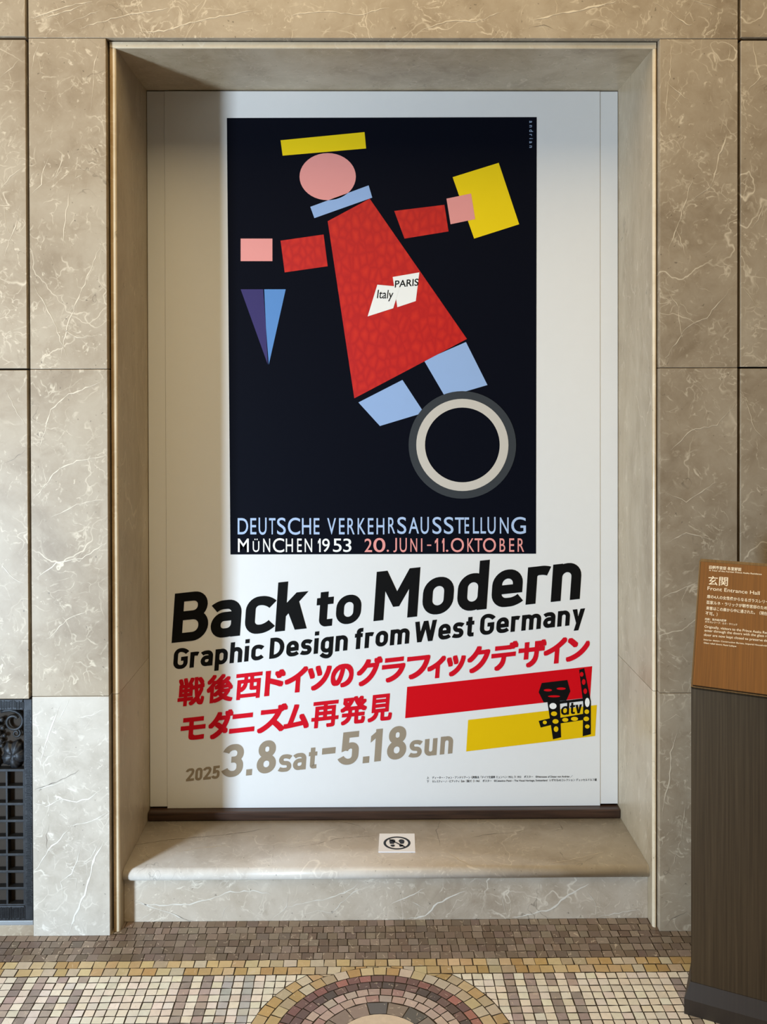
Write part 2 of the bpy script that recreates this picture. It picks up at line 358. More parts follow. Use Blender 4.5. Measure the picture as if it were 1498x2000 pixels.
# ---------------------------------------------------------------- mosaic floor
def tile_mat():
    k = NT('stone_mosaic_tiles'); att = k.n('ShaderNodeAttribute', attribute_name='tint'); geo = k.n('ShaderNodeNewGeometry')
    n1 = k.noise(geo.outputs['Position'], 55, 5, .65); n2 = k.noise(geo.outputs['Position'], 260, 3, .6)
    c = k.mix(k.ramp(n1, [(.35, (0, 0, 0)), (.75, (1, 1, 1))]), k.mix(.16, att.outputs['Color'], (0.08, .06, .05), 'MIX'), att.outputs['Color'])
    vo = k.n('ShaderNodeTexVoronoi', feature='DISTANCE_TO_EDGE'); vo.inputs['Scale'].default_value = 26; k.l(geo.outputs['Position'], vo.inputs['Vector'])
    ln = k.math('MULTIPLY', k.math('LESS_THAN', vo.outputs['Distance'], .018), k.math('GREATER_THAN', n1, .56))
    c = k.mix(k.math('MULTIPLY', ln, .55), c, srgb(214, 200, 180))
    k.l(c, k.b.inputs['Base Color']); k.b.inputs['Specular IOR Level'].default_value = .4
    k.l(k.ramp(n2, [(.3, (.28, .28, .28)), (.7, (.46, .46, .46))]), k.b.inputs['Roughness'])
    return k.m
M_tile = tile_mat(); M_grout = plain('dark_grout', srgb(64, 54, 43), .85)
bm = nbm(); tint = bm.loops.layers.float_color.new('tint')
def var(c, a=.12):
    q = 1 + random.uniform(-a, a); return tuple(max(0, x * q * (1 + random.uniform(-.04, .04))) for x in c)
def tile(pts, col, jit=.0010):
    vs = [bm.verts.new((x + random.uniform(-jit, jit), y + random.uniform(-jit, jit), 0)) for x, y in pts]
    f = bm.faces.new(vs); f.material_index = 1
    if f.normal.z < 0 or (f.normal_update() or f.normal.z < 0): f.normal_flip()
    for l_ in f.loops: l_[tint] = (*col, 1)
box(bm, -2.2, 2.4, -3.6, .45, -.05, -.0014, 0, None, 0)
T_dark = [srgb(128, 112, 98), srgb(116, 100, 86), srgb(138, 124, 110), srgb(122, 108, 98), srgb(146, 132, 120)]
T_yel = [srgb(208, 184, 138), srgb(200, 174, 126), srgb(192, 162, 108), srgb(214, 196, 156), srgb(206, 196, 176), srgb(192, 178, 150)]
T_wht = [srgb(248, 243, 232), srgb(244, 237, 224), srgb(242, 237, 228), srgb(246, 239, 223), srgb(238, 231, 218)]
T_mauve = [srgb(186, 172, 168), srgb(172, 158, 156), srgb(166, 156, 152), srgb(190, 174, 166), srgb(162, 152, 146)]
T_blue = [srgb(206, 206, 204), srgb(194, 196, 196), srgb(214, 204, 190), srgb(186, 186, 184)]
T_red = [srgb(172, 116, 108), srgb(150, 104, 98), srgb(132, 98, 94), srgb(120, 94, 90), srgb(180, 126, 116)]
T_dmv = [srgb(112, 92, 88), srgb(98, 84, 80), srgb(124, 100, 96), srgb(92, 84, 80)]
T_pnk = [srgb(196, 176, 168), srgb(186, 164, 156), srgb(204, 186, 176), srgb(186, 178, 168), srgb(176, 146, 138)]
T_gry = [srgb(138, 128, 120), srgb(104, 104, 102), srgb(124, 114, 106), srgb(98, 96, 94), srgb(150, 136, 124)]
CC = (.026, -.431); RO = .318
def rad(x, y): return math.hypot(x - CC[0], y - CC[1])
def clip_out(x0, x1, y0, y1, r):                        # tile corners pulled to the ring's edge, or nothing when inside
    q = [(x0, y0), (x1, y0), (x1, y1), (x0, y1)]
    ins = [rad(*p) < r for p in q]
    if all(ins): return None
    if not any(ins): return q
    out = []
    for i in range(4):
        p, s_ = q[i], q[(i + 1) % 4]
        if not ins[i]: out.append(p)
        if ins[i] != ins[(i + 1) % 4]:
            lo, hi = (p, s_) if ins[i] else (s_, p)
            for _ in range(14):
                m_ = ((lo[0] + hi[0]) / 2, (lo[1] + hi[1]) / 2)
                if rad(*m_) < r: lo = m_
                else: hi = m_
            out.append(hi)
    return out if len(out) > 2 else None
def row(y0, y1, x0, x1, w, cols, g=.0012, r=None, amp=.25):
    x = x0 + random.uniform(0, w)
    while x < x1:
        ww = w * random.uniform(1 - amp, 1 + amp)
        q = [(x + g, y0 + g), (x + ww - g, y0 + g), (x + ww - g, y1 - g), (x + g, y1 - g)] if r is None else clip_out(x + g, x + ww - g, y0 + g, y1 - g, r)
        if q: tile(q, var(random.choice(cols)))
        x += ww
for i in range(6): row(.063 - .0289 * (i + 1), .063 - .0289 * i, -1.7, 2.0, .0275, T_dark, .0009, amp=.22)
row(-.1400, -.1105, -1.7, 2.0, .0335, T_yel, amp=.12); row(-.1705, -.1400, -1.7, 2.0, .0335, T_yel, r=.2875, amp=.12)
# straight field with its upright stripes
PW = .0265
rowh = [.0242, .0248, .0242, .0250, .0246]
y = -.1715; j = 0
stripes = {12, 14, 16, 18, 28, 30, 32, 34}
while y > -2.2:
    h = rowh[j % 5]
    for i in range(-60, 62):
        a = CC[0] + i * PW; k_ = i if i >= 0 else -i - 1
        sh = random.uniform(-.0015, .0015)
        if k_ in stripes: cols = T_blue if (k_ in (12, 14) and i < 0) else (T_mauve if random.random() > .08 else T_wht)
        else: cols = T_wht
        q = clip_out(a + .0013, a + PW - .0013, y - h + .0013, y - .0013, RO + .001)
        if q: tile(q, var(random.choice(cols), .07), .0009)
    y -= h; j += 1
def ring(r0, r1, w, cols, a0=0, a1=2 * math.pi, ymax=None, g=.0013):
    n = max(3, int((a1 - a0) * (r0 + r1) / 2 / w)); ph = random.uniform(0, .3)
    for i in range(n):
        t0 = a0 + (a1 - a0) * (i + ph) / n + g / r1; t1 = a0 + (a1 - a0) * (i + 1 + ph) / n - g / r1
        q = [(CC[0] + r * math.cos(t), CC[1] + r * math.sin(t)) for r, t in ((r0 + g, t0), (r0 + g, t1), (r1 - g, t1), (r1 - g, t0))]
        if ymax is not None:
            q = [(x_, min(y_, ymax)) for x_, y_ in q]
            if max(p[1] for p in q) - min(p[1] for p in q) < .004: continue
        tile(q, var(random.choice(cols)), .0008)
ring(.2875, RO, .034, T_yel, ymax=-.1718); ring(.256, .2875, .033, T_yel)
ring(.231, .256, .030, T_red); ring(.206, .231, .030, T_dmv); ring(.181, .206, .029, T_pnk); ring(.156, .181, .032, T_pnk); ring(.114, .156, .046, T_gry)
tile([(CC[0] + .113 * math.cos(t * math.pi / 24), CC[1] + .113 * math.sin(t * math.pi / 24)) for t in range(48)], srgb(226, 208, 186), 0)
tag(link('floor', bm, [M_grout, M_tile]), kind='structure')
# ---------------------------------------------------------------- marble step in the niche
stp = tag(empty('stone_step', (.05, .20, 0)), 'beige marble step with rounded nose at the foot of the niche', 'step')
def tread_profile():
    p = [(.372, ZT), ]
    r = .0175; yc = .045 + r; zc = ZT - r
    for i in range(13):
        a = math.pi / 2 + math.pi * i / 12
        p.append((yc + r * 1.0 * math.cos(a), zc + r * math.sin(a)))
    p.append((.372, ZT - .035)); return p
bm = nbm(); prism(bm, tread_profile(), LL + .0004, LR - .0004, rs()); fix(bm)
V_tread = [(3, .0022, [(255, 1652), (330, 1640), (430, 1632), (480, 1626), (530, 1616)]), (3, .0016, [(560, 1658), (620, 1648), (660, 1638), (740, 1632)]),
           (3, .002, [(920, 1636), (950, 1630), (1000, 1626), (1040, 1618)]), (3, .002, [(862, 1600), (852, 1622), (860, 1652)]), (2, .004, [(870, 1662), (900, 1680), (930, 1694)]),
           (3, .0022, [(1080, 1612), (1092, 1606), (1098, 1620), (1078, 1624)]), (2, .003, [(1060, 1688), (1110, 1680), (1190, 1662)]), (2, .003, [(340, 1665), (400, 1655), (450, 1652)]),
           (3, .002, [(750, 1672), (745, 1690)]), (3, .0016, [(640, 1600), (700, 1612), (720, 1626)])]
veins(bm, V_tread, lambda x, y: atz(x, y, ZT), Vector((0, 0, 1)))
for f in bm.faces: f.smooth = len(f.verts) == 4
link('tread', bm, [M_step, M_gap, M_vein, M_crack], stp)
bm = nbm(); box(bm, LL + .0004, LR - .0004, .063, .09, 0, ZT - .035, 0, rs()); fix(bm)
V_riser = [(2, .006, [(268, 1764), (320, 1768), (370, 1766), (420, 1752), (450, 1742), (495, 1740), (530, 1746)]), (2, .006, [(265, 1758), (300, 1774), (340, 1786), (375, 1799)]),
           (2, .004, [(272, 1797), (290, 1788), (304, 1778)]), (2, .004, [(432, 1796), (440, 1776), (448, 1766)]), (2, .006, [(560, 1772), (600, 1762), (640, 1756), (680, 1740), (700, 1726)]),
           (2, .004, [(530, 1796), (545, 1784), (560, 1770), (564, 1745)]), (2, .004, [(640, 1792), (665, 1764), (690, 1742), (725, 1730)]), (2, .003, [(575, 1790), (620, 1778), (660, 1784)]),
           (2, .005, [(760, 1768), (800, 1750), (830, 1734)]), (2, .009, [(795, 1795), (830, 1788), (855, 1764), (880, 1752), (908, 1740)]), (2, .004, [(803, 1760), (815, 1766), (830, 1774)]),
           (2, .009, [(1000, 1792), (1040, 1784), (1075, 1776), (1110, 1748), (1150, 1726)]), (2, .004, [(1142, 1736), (1160, 1760), (1170, 1782)]), (2, .004, [(1168, 1790), (1200, 1784), (1250, 1776)]),
           (2, .003, [(990, 1790), (982, 1760), (985, 1740)]), (2, .003, [(940, 1726), (950, 1736), (970, 1730)]), (3, .002, [(330, 1780), (360, 1794), (378, 1799)])]
veins(bm, V_riser, lambda x, y: at(x, y, .063), NF)
link('riser', bm, [M_riser, M_gap, M_vein, M_crack, M_low, M_vein_low], stp)
# dark sill bar
bm = nbm(); box(bm, LL + .0006, LR - .0006, .330, .372, ZT + .0002, .183, .004, rs()); fix(bm)
tag(link('wooden_sill_bar', bm, M_wood), 'dark brown wooden bar lying along the back of the marble step', 'sill bar')
# ---------------------------------------------------------------- poster board
PB = tag(empty('poster_board', (.05, YB, .184)), 'large white exhibition poster board with printed picture and slanted lettering in the niche', 'poster board')
def wall_x(px, py, Y): return at(px, py, Y).x
xa, xb = wall_x(324, 900, YB), wall_x(1172, 900, YB)
bm = nbm(); box(bm, xa, xb, YB, YB + .012, .1836, LTOP - .0035, .0006, rs()); fix(bm); link('panel', bm, M_white, PB)
for x0, x1 in ((LL + .0015, xa - .0007), (xb + .0007, LR - .0015)):
    bm = nbm(); box(bm, x0, x1, YB + .002, YB + .012, .1885, LTOP - .0035, .0005, rs()); fix(bm); link('side_panel', bm, M_white, PB)
# glyphs: outlines of the built-in typeface, one shape per character, set to measured widths
GC = {}
def glyph(ch, off=0.0):
    key = (ch, off)
    if key not in GC:
        c = bpy.data.curves.new('t', 'FONT'); c.body = ch; c.size = 1; c.offset = off; c.resolution_u = 5
        o = bpy.data.objects.new('t', c); C.objects.link(o)
        me = bpy.data.meshes.new_from_object(o.evaluated_get(bpy.context.evaluated_depsgraph_get()))
        vs = [(v.co.x, v.co.y) for v in me.vertices]; fs = [tuple(p.vertices) for p in me.polygons]
        bpy.data.objects.remove(o); bpy.data.curves.remove(c); bpy.data.meshes.remove(me)
        xs = [v[0] for v in vs]; ys = [v[1] for v in vs]
        GC[key] = (vs, fs, min(xs), max(xs), min(ys), max(ys))
    return GC[key]
class Line:                                             # a slanted base line on a flat face
    def __init__(s, O, slope, lean, world): s.O, s.sl, s.ln, s.w = O, slope, lean, world
    def uv(s, px, py):
        dx, dy = px - s.O[0], py - s.O[1]; det = -1 + s.sl * s.ln
        return ((-dx - s.ln * dy) / det, (s.sl * dx + dy) / det)
    def pt(s, u, v): return s.w(s.O[0] + u + v * s.ln, s.O[1] - u * s.sl - v)
    def put(s, bm, ch, u0, u1, v0=None, v1=None, em=None, off=0.0, dv=0.0, up=0.0):
        vs, fs, ax, bx, ay, by = glyph(ch, off)
        q = []
        for x, y in vs:
            u = u0 + (x - ax) / (bx - ax) * (u1 - u0)
            v = (v0 + (y - ay) / (by - ay) * (v1 - v0)) if em is None else y * em + dv
            q.append(bm.verts.new(s.pt(u, v) + Vector((0, -up, 0))))
        for f in fs:
            try: bm.faces.new([q[i] for i in f])
            except ValueError: pass
def face_front(bm, n):
    for f in bm.faces:
        f.normal_update()
        if f.normal.dot(n) < 0: f.normal_flip()
def lettering(name, bm, mat, parent, n=NF):
    face_front(bm, n); return link(name, bm, mat, parent)
YT = YB - .0005
on = lambda x, y: at(x, y, YT)
def z7(x, y): return (300 + x / 2.996, 1080 + y / 2.996)
def z8(x, y): return (720 + x / 2.996, 1080 + y / 2.996)
# stroke letters: stems, bowls and arches of even width, drawn into a measured box
def bend(pts, r, n=7):
    out = [Vector(pts[0])]
    for i in range(1, len(pts) - 1):
        a, p, b = Vector(pts[i - 1]), Vector(pts[i]), Vector(pts[i + 1])
        la = (a - p).length * (.5 if i > 1 else 1); lb = (b - p).length * (.5 if i < len(pts) - 2 else 1)
        q = min(r, la * .98, lb * .98) if not isinstance(r, (list, tuple)) else min(r[i - 1], la * .98, lb * .98)
        if q < 1e-3: out.append(p); continue
        s0, s1 = p + (a - p).normalized() * q, p + (b - p).normalized() * q
        c0, c1 = s0.lerp(p, .5523), s1.lerp(p, .5523)
        for k_ in range(n + 1):
            t = k_ / n
            out.append(s0 * (1 - t) ** 3 + c0 * 3 * t * (1 - t) ** 2 + c1 * 3 * t * t * (1 - t) + s1 * t ** 3)
    out.append(Vector(pts[-1])); return out
def strip(pts, w, wv=None):                             # wv: thickness of level runs
    wv = wv or w; L, Rr = [], []
    n = len(pts)
    for i, p in enumerate(pts):
        d0 = (p - pts[i - 1]).normalized() if i else None; d1 = (pts[i + 1] - p).normalized() if i < n - 1 else None
        d = d0 if d1 is None else d1 if d0 is None else (d0 + d1)
        if d.length < 1e-6: d = d0
        d = d.normalized(); nn = Vector((-d.y, d.x)); m = 1
        if d0 is not None and d1 is not None: m = 1 / max(.5, nn.dot(Vector((-d0.y, d0.x))))
        ww = (w * abs(d.y) + wv * abs(d.x)) / (abs(d.x) + abs(d.y)) / 2 * m
        L.append(p + nn * ww); Rr.append(p - nn * ww)
    return [(L, Rr)]
def oval(x0, x1, y0, y1, r):
    xm = (x0 + x1) / 2
    return bend([(xm, y1), (x1, y1), (x1, y0), (x0, y0), (x0, y1), (xm, y1)], r)
def din(ch, W, X, A, w):
    h = w / 2; hv = w * .45; wv = w * .9; D = .28 * A; P = []
    R_ = min(W / 2 - h, X * .40)
    def st(pts, r=0): P.extend(strip(bend(pts, r), w, wv))
    def bar(x0, y0, x1, y1): P.append([Vector((x0, y0)), Vector((x1, y0)), Vector((x1, y1)), Vector((x0, y1))])
    def pg(*q): P.append([Vector(t) for t in q])
    def ov(x0, x1, y0, y1, r): P.extend(strip(oval(x0 + h, x1 - h, y0 + hv, y1 - hv, r), w, wv))
    if ch == 'o': ov(0, W, 0, X, R_)
    elif ch == 'n': bar(0, 0, w, X); st([(h, X * .5), (h, X - hv), (W - h, X - hv), (W - h, 0)], R_)
    elif ch == 'h': bar(0, 0, w, A); st([(h, X * .5), (h, X - hv), (W - h, X - hv), (W - h, 0)], R_)
    elif ch == 'u': bar(W - w, 0, W, X); st([(h, X), (h, hv), (W - h, hv), (W - h, X * .5)], R_)
    elif ch == 'm':
        bar(0, 0, w, X); c = W / 2
        st([(h, X * .5), (h, X - hv), (c, X - hv), (c, 0)], R_); st([(c, X * .5), (c, X - hv), (W - h, X - hv), (W - h, 0)], R_)
    elif ch == 'r': bar(0, 0, w, X); st([(h, X * .45), (h, X - hv), (W * .8, X - hv), (W - h * .2, X * .84)], [R_ * 1.1, w])
    elif ch == 'i': bar(0, 0, w, X); bar(0, X + w * .62, w, X + w * 1.55)
    elif ch == 'd': ov(0, W, 0, X, R_); bar(W - w, 0, W, A)
    elif ch == 'p': ov(0, W, 0, X, R_); bar(0, -D, w, X)
    elif ch == 'g': ov(0, W, 0, X, R_); bar(W - w, 0, W, X); st([(W - h, X * .3), (W - h, -D + hv), (W * .3, -D + hv), (W * .08, -D + w * 1.15)], [R_, w])
    elif ch == 'a':
        st([(W * .09, X * .79), (W * .22, X - hv), (W - h, X - hv), (W - h, 0)], [w, R_])
        P.extend(strip(bend([(W - h, X * .56), (h, X * .56), (h, hv), (W - h, hv), (W - h, X * .4)], X * .24), w, wv))
    elif ch == 'c': st([(W * .97, X * .75), (W * .80, X - hv), (h, X - hv), (h, hv), (W * .80, hv), (W * .97, X * .25)], [w * 1.1, R_, R_, w * 1.1])
    elif ch == 'e': st([(W * .95, X * .22), (W * .80, hv), (h, hv), (h, X - hv), (W - h, X - hv), (W - h, X * .47 - hv)], [w * 1.1, R_, R_, R_]); bar(h, X * .47 - hv, W - h, X * .47 + hv)
    elif ch == 's': st([(W * .93, X * .78), (W * .74, X - hv), (h, X - hv), (h, X * .53), (W - h, X * .47), (W - h, hv), (W * .22, hv), (W * .04, X * .20)], [w, X * .22, X * .2, X * .2, X * .22, w])
    elif ch == 't':
        tx = W * .20 + h
        st([(tx, A), (tx, hv), (W, hv)], R_ * .8); bar(0, X - wv, W, X)
    elif ch == 'f': st([(W * .2 + h, 0), (W * .2 + h, A - hv), (W, A - hv)], R_ * .9); bar(0, X - wv, W * .96, X)
    elif ch == 'k':
        bar(0, 0, w, A); pg((w * .9, X * .36), (w * .9, X * .36 + w * 1.35), (W * .98 - w * 1.2, X), (W * .98, X)); pg((W * .36, X * .52), (W * .36 + w * .95, X * .86), (W, 0), (W - w * 1.2, 0))
    elif ch == 'y': pg((0, X), (w * 1.08, X), (W / 2 + w * .2, w * .5), (W / 2 - w * .34, w * .1)); pg((W - w * 1.08, X), (W, X), (W * .36 + w * .62, -D), (W * .36 - w * .46, -D))
    elif ch == 'v': pg((0, X), (w * 1.08, X), (W / 2 + w * .1, w * .9), (W / 2 + w * .5, 0), (W / 2 - w * .5, 0)); pg((W - w * 1.08, X), (W, X), (W / 2 + w * .5, 0), (W / 2 - w * .5, 0), (W / 2 - w * .1, w * .9))
    elif ch == 'M':
        bar(0, 0, w, A); bar(W - w, 0, W, A); c = W / 2
        pg((0, A), (w * 1.08, A), (c, A * .56), (c, A * .25), (c - w * .3, A * .25), (w * .8, A * .66)); pg((W, A), (W - w * 1.08, A), (c, A * .56), (c, A * .25), (c + w * .3, A * .25), (W - w * .8, A * .66))
    elif ch == 'W':
        q = W / 4
        for x0, x1, up in ((0, q, 1), (2 * q, q, 0), (2 * q, 3 * q, 0), (W, 3 * q, 1)):
            t = w * 1.02; a0 = x0 if x0 == 0 else x0 - t / 2 if x0 < W else x0 - t
            pg((a0, A), (a0 + t, A), (x1 + t / 2, 0), (x1 - t / 2, 0))
    elif ch == 'B':
        bar(0, 0, w, A); Wu = W * .95
        st([(h, A - hv), (Wu - h, A - hv), (Wu - h, A * .53), (h, A * .53)], A * .21); st([(h, A * .53), (W - h, A * .53), (W - h, hv), (h, hv)], A * .23)
    elif ch == 'D': bar(0, 0, w, A); st([(h, A - hv), (W - h, A - hv), (W - h, hv), (h, hv)], W * .55)
    elif ch == 'G': st([(W * .95, A * .75), (W * .78, A - hv), (h, A - hv), (h, hv), (W - h, hv), (W - h, A * .48), (W * .52, A * .48)], [w * 1.1, W * .45, W * .45, W * .42, 0])
    elif ch == '2':
        st([(W * .06, A * .74), (W * .14, A - hv), (W - h, A - hv), (W - h, A * .62), (w * .62, wv * .7)], [w * 1.2, W * .4, W * .5]); bar(0, 0, W, wv)
    elif ch == '3': st([(W * .07, A * .76), (W * .16, A - hv), (W - h, A - hv), (W - h, A * .53), (W * .36, A * .53)], [w * 1.2, W * .4, A * .17]); st([(W * .36, A * .53), (W - h, A * .53), (W - h, hv), (W * .14, hv), (W * .03, A * .25)], [A * .19, W * .42, w * 1.3])
    elif ch == '5':
        bar(W * .08, A - wv, W * .96, A); pg((W * .08, A), (W * .08 + w, A), (W * .05 + w * 1.02, A * .46), (W * .05, A * .40))
        st([(W * .05 + h, A * .44), (W * .3, A * .58), (W - h, A * .58), (W - h, hv), (W * .14, hv), (W * .02, A * .24)], [w, W * .4, W * .42, w * 1.3])
    elif ch == '8': ov(W * .05, W * .95, A * .47, A, W * .40); ov(0, W, 0, A * .57, W * .42)
    elif ch == '0': ov(0, W, 0, A, W * .42)
    elif ch == '1': bar(W - w, 0, W, A); pg((W - w * .5, A), (0, A * .80), (0, A * .60), (W - w * .5, A * .80))
    elif ch in '.-': bar(0, 0, W, A)
    return P
def stroke(bm, ln, ch, u0, u1, X, A, w, dv=0.0):
    for n_, q in enumerate(din(ch, u1 - u0, X, A, w)):
        mk = lambda p: bm.verts.new(ln.pt(u0 + p.x, p.y + dv) + Vector((0, -8e-5 * n_, 0)))
        if isinstance(q, tuple):
            a_, b_ = [mk(p) for p in q[0]], [mk(p) for p in q[1]]
            for i in range(len(a_) - 1): bm.faces.new((a_[i], b_[i], b_[i + 1], a_[i + 1]))
        else: bm.faces.new([mk(p) for p in q])
# headline
H = Line((335, 1255.9), .108, .068, on); bm = bmesh.new()
XH, CAP = 73, 96.4
for ch, f, l, r in (('B', z7, (105, 527), (318, 440)), ('a', z7, (333, 440), (511, 400)), ('c', z7, (535, 400), (698, 380)), ('k', z7, (710, 458), (896, 438)),
                    ('t', z7, (955, 290), (1054, 272)), ('o', z7, (1068, 335), (1215, 325)), ('M', z8, (28, 395), (302, 100)), ('o', z8, (316, 265), (498, 245)),
                    ('d', z8, (520, 240), (708, 60)), ('e', z8, (722, 205), (901, 190)), ('r', z8, (918, 298), (1062, 100)), ('n', z8, (1065, 285), (1246, 110))):
    u0, u1 = H.uv(*f(*l))[0], H.uv(*f(*r))[0]
    sm_ = ch == 't' or (ch == 'o' and f is z7)
    stroke(bm, H, ch, u0, u1, 57 if sm_ else XH, 68 if sm_ else CAP, 15.5 if sm_ else 19.5)
lettering('headline_lettering', bm, I_black, PB)
L2 = Line((377.4, 1303.6), .1115, .068, on); bm = bmesh.new()
NW = dict(a=.55, c=.53, d=.57, e=.56, f=.37, g=.57, h=.56, i=.205, m=.88, n=.56, o=.57, p=.57, r=.39, s=.50, t=.37, y=.57, G=.65, D=.66, W=1.0)
for t, l, r in (('Graphic', z7(117, 620), z7(640, 575)), ('Design', z7(677, 600), z7(1137, 510)), ('from', z7(1177, 500), z8(239, 480)), ('West', z8(272, 410), z8(616, 440)), ('Germany', z8(652, 420), z8(1266, 335))):
    a_, b_ = L2.uv(*l)[0], L2.uv(*r)[0]
    tot = sum(NW[c_] for c_ in t) + .10 * (len(t) - 1); k_ = (b_ - a_) / tot; u = a_
    for c_ in t:
        stroke(bm, L2, c_, u, u + NW[c_] * k_, 30.5, 38.5 if c_ == 't' else 40.7, 8.5); u += (NW[c_] + .10) * k_
lettering('subtitle_lettering', bm, I_black, PB)
# japanese title, two lines, glyph by glyph, thickened by laying the outline over itself
def jp(bm, ln, f, chars, em, dv, offs):
    for ch, xl, xr in chars:
        px0, px1 = f(xl, 0)[0], f(xr, 0)[0]
        vm = em * .38; y0 = ln.O[1] - (px0 - ln.O[0]) * ln.sl - vm
        g_ = offs[1] if ord(ch) < 0x3100 else offs[0]; g_ *= em
        a_, b_ = ln.uv(px0, y0)[0] + g_, ln.uv(px1, y0 - (px1 - px0) * ln.sl)[0] - g_
        for n_, (du, dv_) in enumerate([(g_ * x_, g_ * y_) for x_ in (-1, -.33, .33, 1) for y_ in (-1, -.33, .33, 1)]):
            ln.put(bm, ch, a_ + du, b_ + du, em=em * .965, dv=dv + dv_, up=n_ * 4e-5)
def zA(x, y): return (330 + x / 3.567, 1270 + y / 3.567)
def zB(x, y): return (740 + x / 3.484, 1230 + y / 3.484)
def zC(x, y): return (330 + x / 3.329, 1340 + y / 3.329)
J1 = Line((352, 1379.0), .1117, .075, on); bm = bmesh.new(); JO = (.030, .037)
jp(bm, J1, zA, [('戦', 62, 248), ('後', 262, 447), ('西', 463, 645), ('ド', 667, 808), ('イ', 805, 963), ('ツ', 963, 1128), ('の', 1127, 1285), ('グ', 1307, 1482)], 58, 5, JO)
jp(bm, J1, zB, [('ラ', 18, 178), ('フ', 187, 345), ('ィ', 330, 452), ('ッ', 460, 588), ('ク', 600, 753), ('デ', 763, 943), ('ザ', 947, 1135), ('イ', 1120, 1275), ('ン', 1275, 1432)], 58, 5, JO)
J2 = Line((360, 1449.0), .1085, .075, on)
jp(bm, J2, zC, [('モ', 75, 237), ('ダ', 255, 413), ('ニ', 393, 557), ('ズ', 575, 767), ('ム', 748, 912), ('再', 927, 1103), ('発', 1113, 1285), ('見', 1295, 1452)], 58, 5, JO)
lettering('japanese_title_lettering', bm, I_red, PB)
# dates
D1 = Line((364, 1526.5), .108, .068, on); bm = bmesh.new()
def zD(x, y): return (640 + x / 5.35, 1400 + y / 5.35)
def dated(bm, f, ch, xl, xr, yt, yb, w):
    a, b = f(xl, yt), f(xr, yb); wd = b[0] - a[0]
    hgt = b[1] - a[1] - wd * D1.sl * (.35 if ch in '.-15' else .15)
    lean = hgt * D1.ln; wd2 = wd - lean * (.9 if ch in '1.-5un' else .5)
    base = b[1] - wd * D1.sl * 0
    ub, vb = D1.uv(a[0], base)
    A_ = hgt; X_ = hgt if ch in 'saun' else hgt * .80
    stroke(bm, D1, ch, ub, ub + wd2, X_, A_, w, dv=vb)
for ch, xl, xr, yt, yb in (('2', 110, 164, 537, 620), ('0', 168, 218, 533, 616), ('2', 222, 275, 527, 610), ('5', 280, 332, 519, 605)): dated(bm, zC, ch, xl, xr, yt, yb, 5.3)
for ch, xl, xr, yt, yb in (('3', 353, 484, 382, 597), ('.', 500, 541, 541, 583), ('8', 566, 698, 358, 574), ('-', 994, 1084, 402, 446)): dated(bm, zC, ch, xl, xr, yt, yb, 13)
for ch, xl, xr, yt, yb in (('s', 710, 797, 447, 562), ('a', 803, 892, 438, 550), ('t', 903, 962, 402, 540)): dated(bm, zC, ch, xl, xr, yt, yb, 8.8)
for ch, xl, xr, yt, yb in (('5', 125, 335, 158, 510), ('.', 364, 436, 415, 487), ('1', 435, 575, 130, 475), ('8', 613, 825, 105, 457)): dated(bm, zD, ch, xl, xr, yt, yb, 13)
for ch, xl, xr, yt, yb in (('s', 847, 985, 248, 432), ('u', 1005, 1147, 233, 414), ('n', 1170, 1313, 208, 396)): dated(bm, zD, ch, xl, xr, yt, yb, 8.8)
lettering('date_lettering', bm, I_grey, PB)
# colour bars
def poly(bm, pts, Y, conv=None): bm.faces.new([bm.verts.new(at(x, y, Y)) for x, y in pts])
def shape(name, pts, mat, parent, Y=YT):
    b = bmesh.new(); poly(b, pts, Y); return lettering(name, b, mat, parent)
shape('red_bar', [(795.1, 1341.6), (1156.6, 1301.2), (1152.5, 1362.2), (791.2, 1402.8)], I_barred, PB)
shape('yellow_bar', [(914.3, 1406.2), (1165.8, 1376.9), (1162.2, 1437.6), (910.4, 1467.8)], I_baryel, PB)
# plain black bar emblem over the colour bars, with its three letters
YE = YT - .0004
emb = bmesh.new()
def dot(cx, cy_, w_, h_, mi, lift): 
    f_ = emb.faces.new([emb.verts.new(at(cx + w_ * math.cos(t * math.pi / 8), cy_ + h_ * math.sin(t * math.pi / 8), YE - lift)) for t in range(16)]); f_.material_index = mi
for q in ([(1052, 1352), (1058, 1334), (1108, 1328), (1114, 1350), (1106, 1368), (1062, 1372)], [(1068, 1364), (1093, 1362), (1096, 1440), (1080, 1444)], [(1131, 1308), (1141, 1305), (1154, 1370), (1154, 1434), (1138, 1438), (1139, 1374)],
          [(1090, 1370), (1140, 1364), (1140, 1369), (1090, 1375)], [(1094, 1402), (1140, 1394), (1140, 1406), (1094, 1413)], [(1052, 1408), (1078, 1402), (1080, 1415), (1056, 1421)]): YE -= 2.5e-5; poly(emb, q, YE)
for cx, cy_, w_, h_ in ((1082, 1394, 6, 4.5), (1085, 1409, 6, 4.5), (1086, 1424, 4.5, 5.5), (1104, 1406, 6, 4), (1122, 1404, 7, 4), (1146, 1390, 4.5, 4.5), (1145, 1404, 5.5, 4.5), (1147, 1419, 4.5, 4), (1064, 1411, 4, 3.6)): dot(cx, cy_, w_, h_, 1, .0002)
for cx, cy_, w_, h_ in ((1136, 1317, 3.6, 4.6), (1140, 1332, 3.6, 5.6), (1143, 1350, 3.6, 5.4), (1070, 1348, 8, 2.4), (1096, 1345, 9, 2.4), (1082, 1360, 12, 2)): dot(cx, cy_, w_, h_, 2, .0002)
for cx, cy_, w_, h_ in ((1080, 1379, 7, 6), (1147, 1372, 4.6, 9)): dot(cx, cy_, w_, h_, 3, .0003)
emb_o = lettering('black_bar_emblem', emb, [I_black, I_baryel, I_barred, I_white], PB)
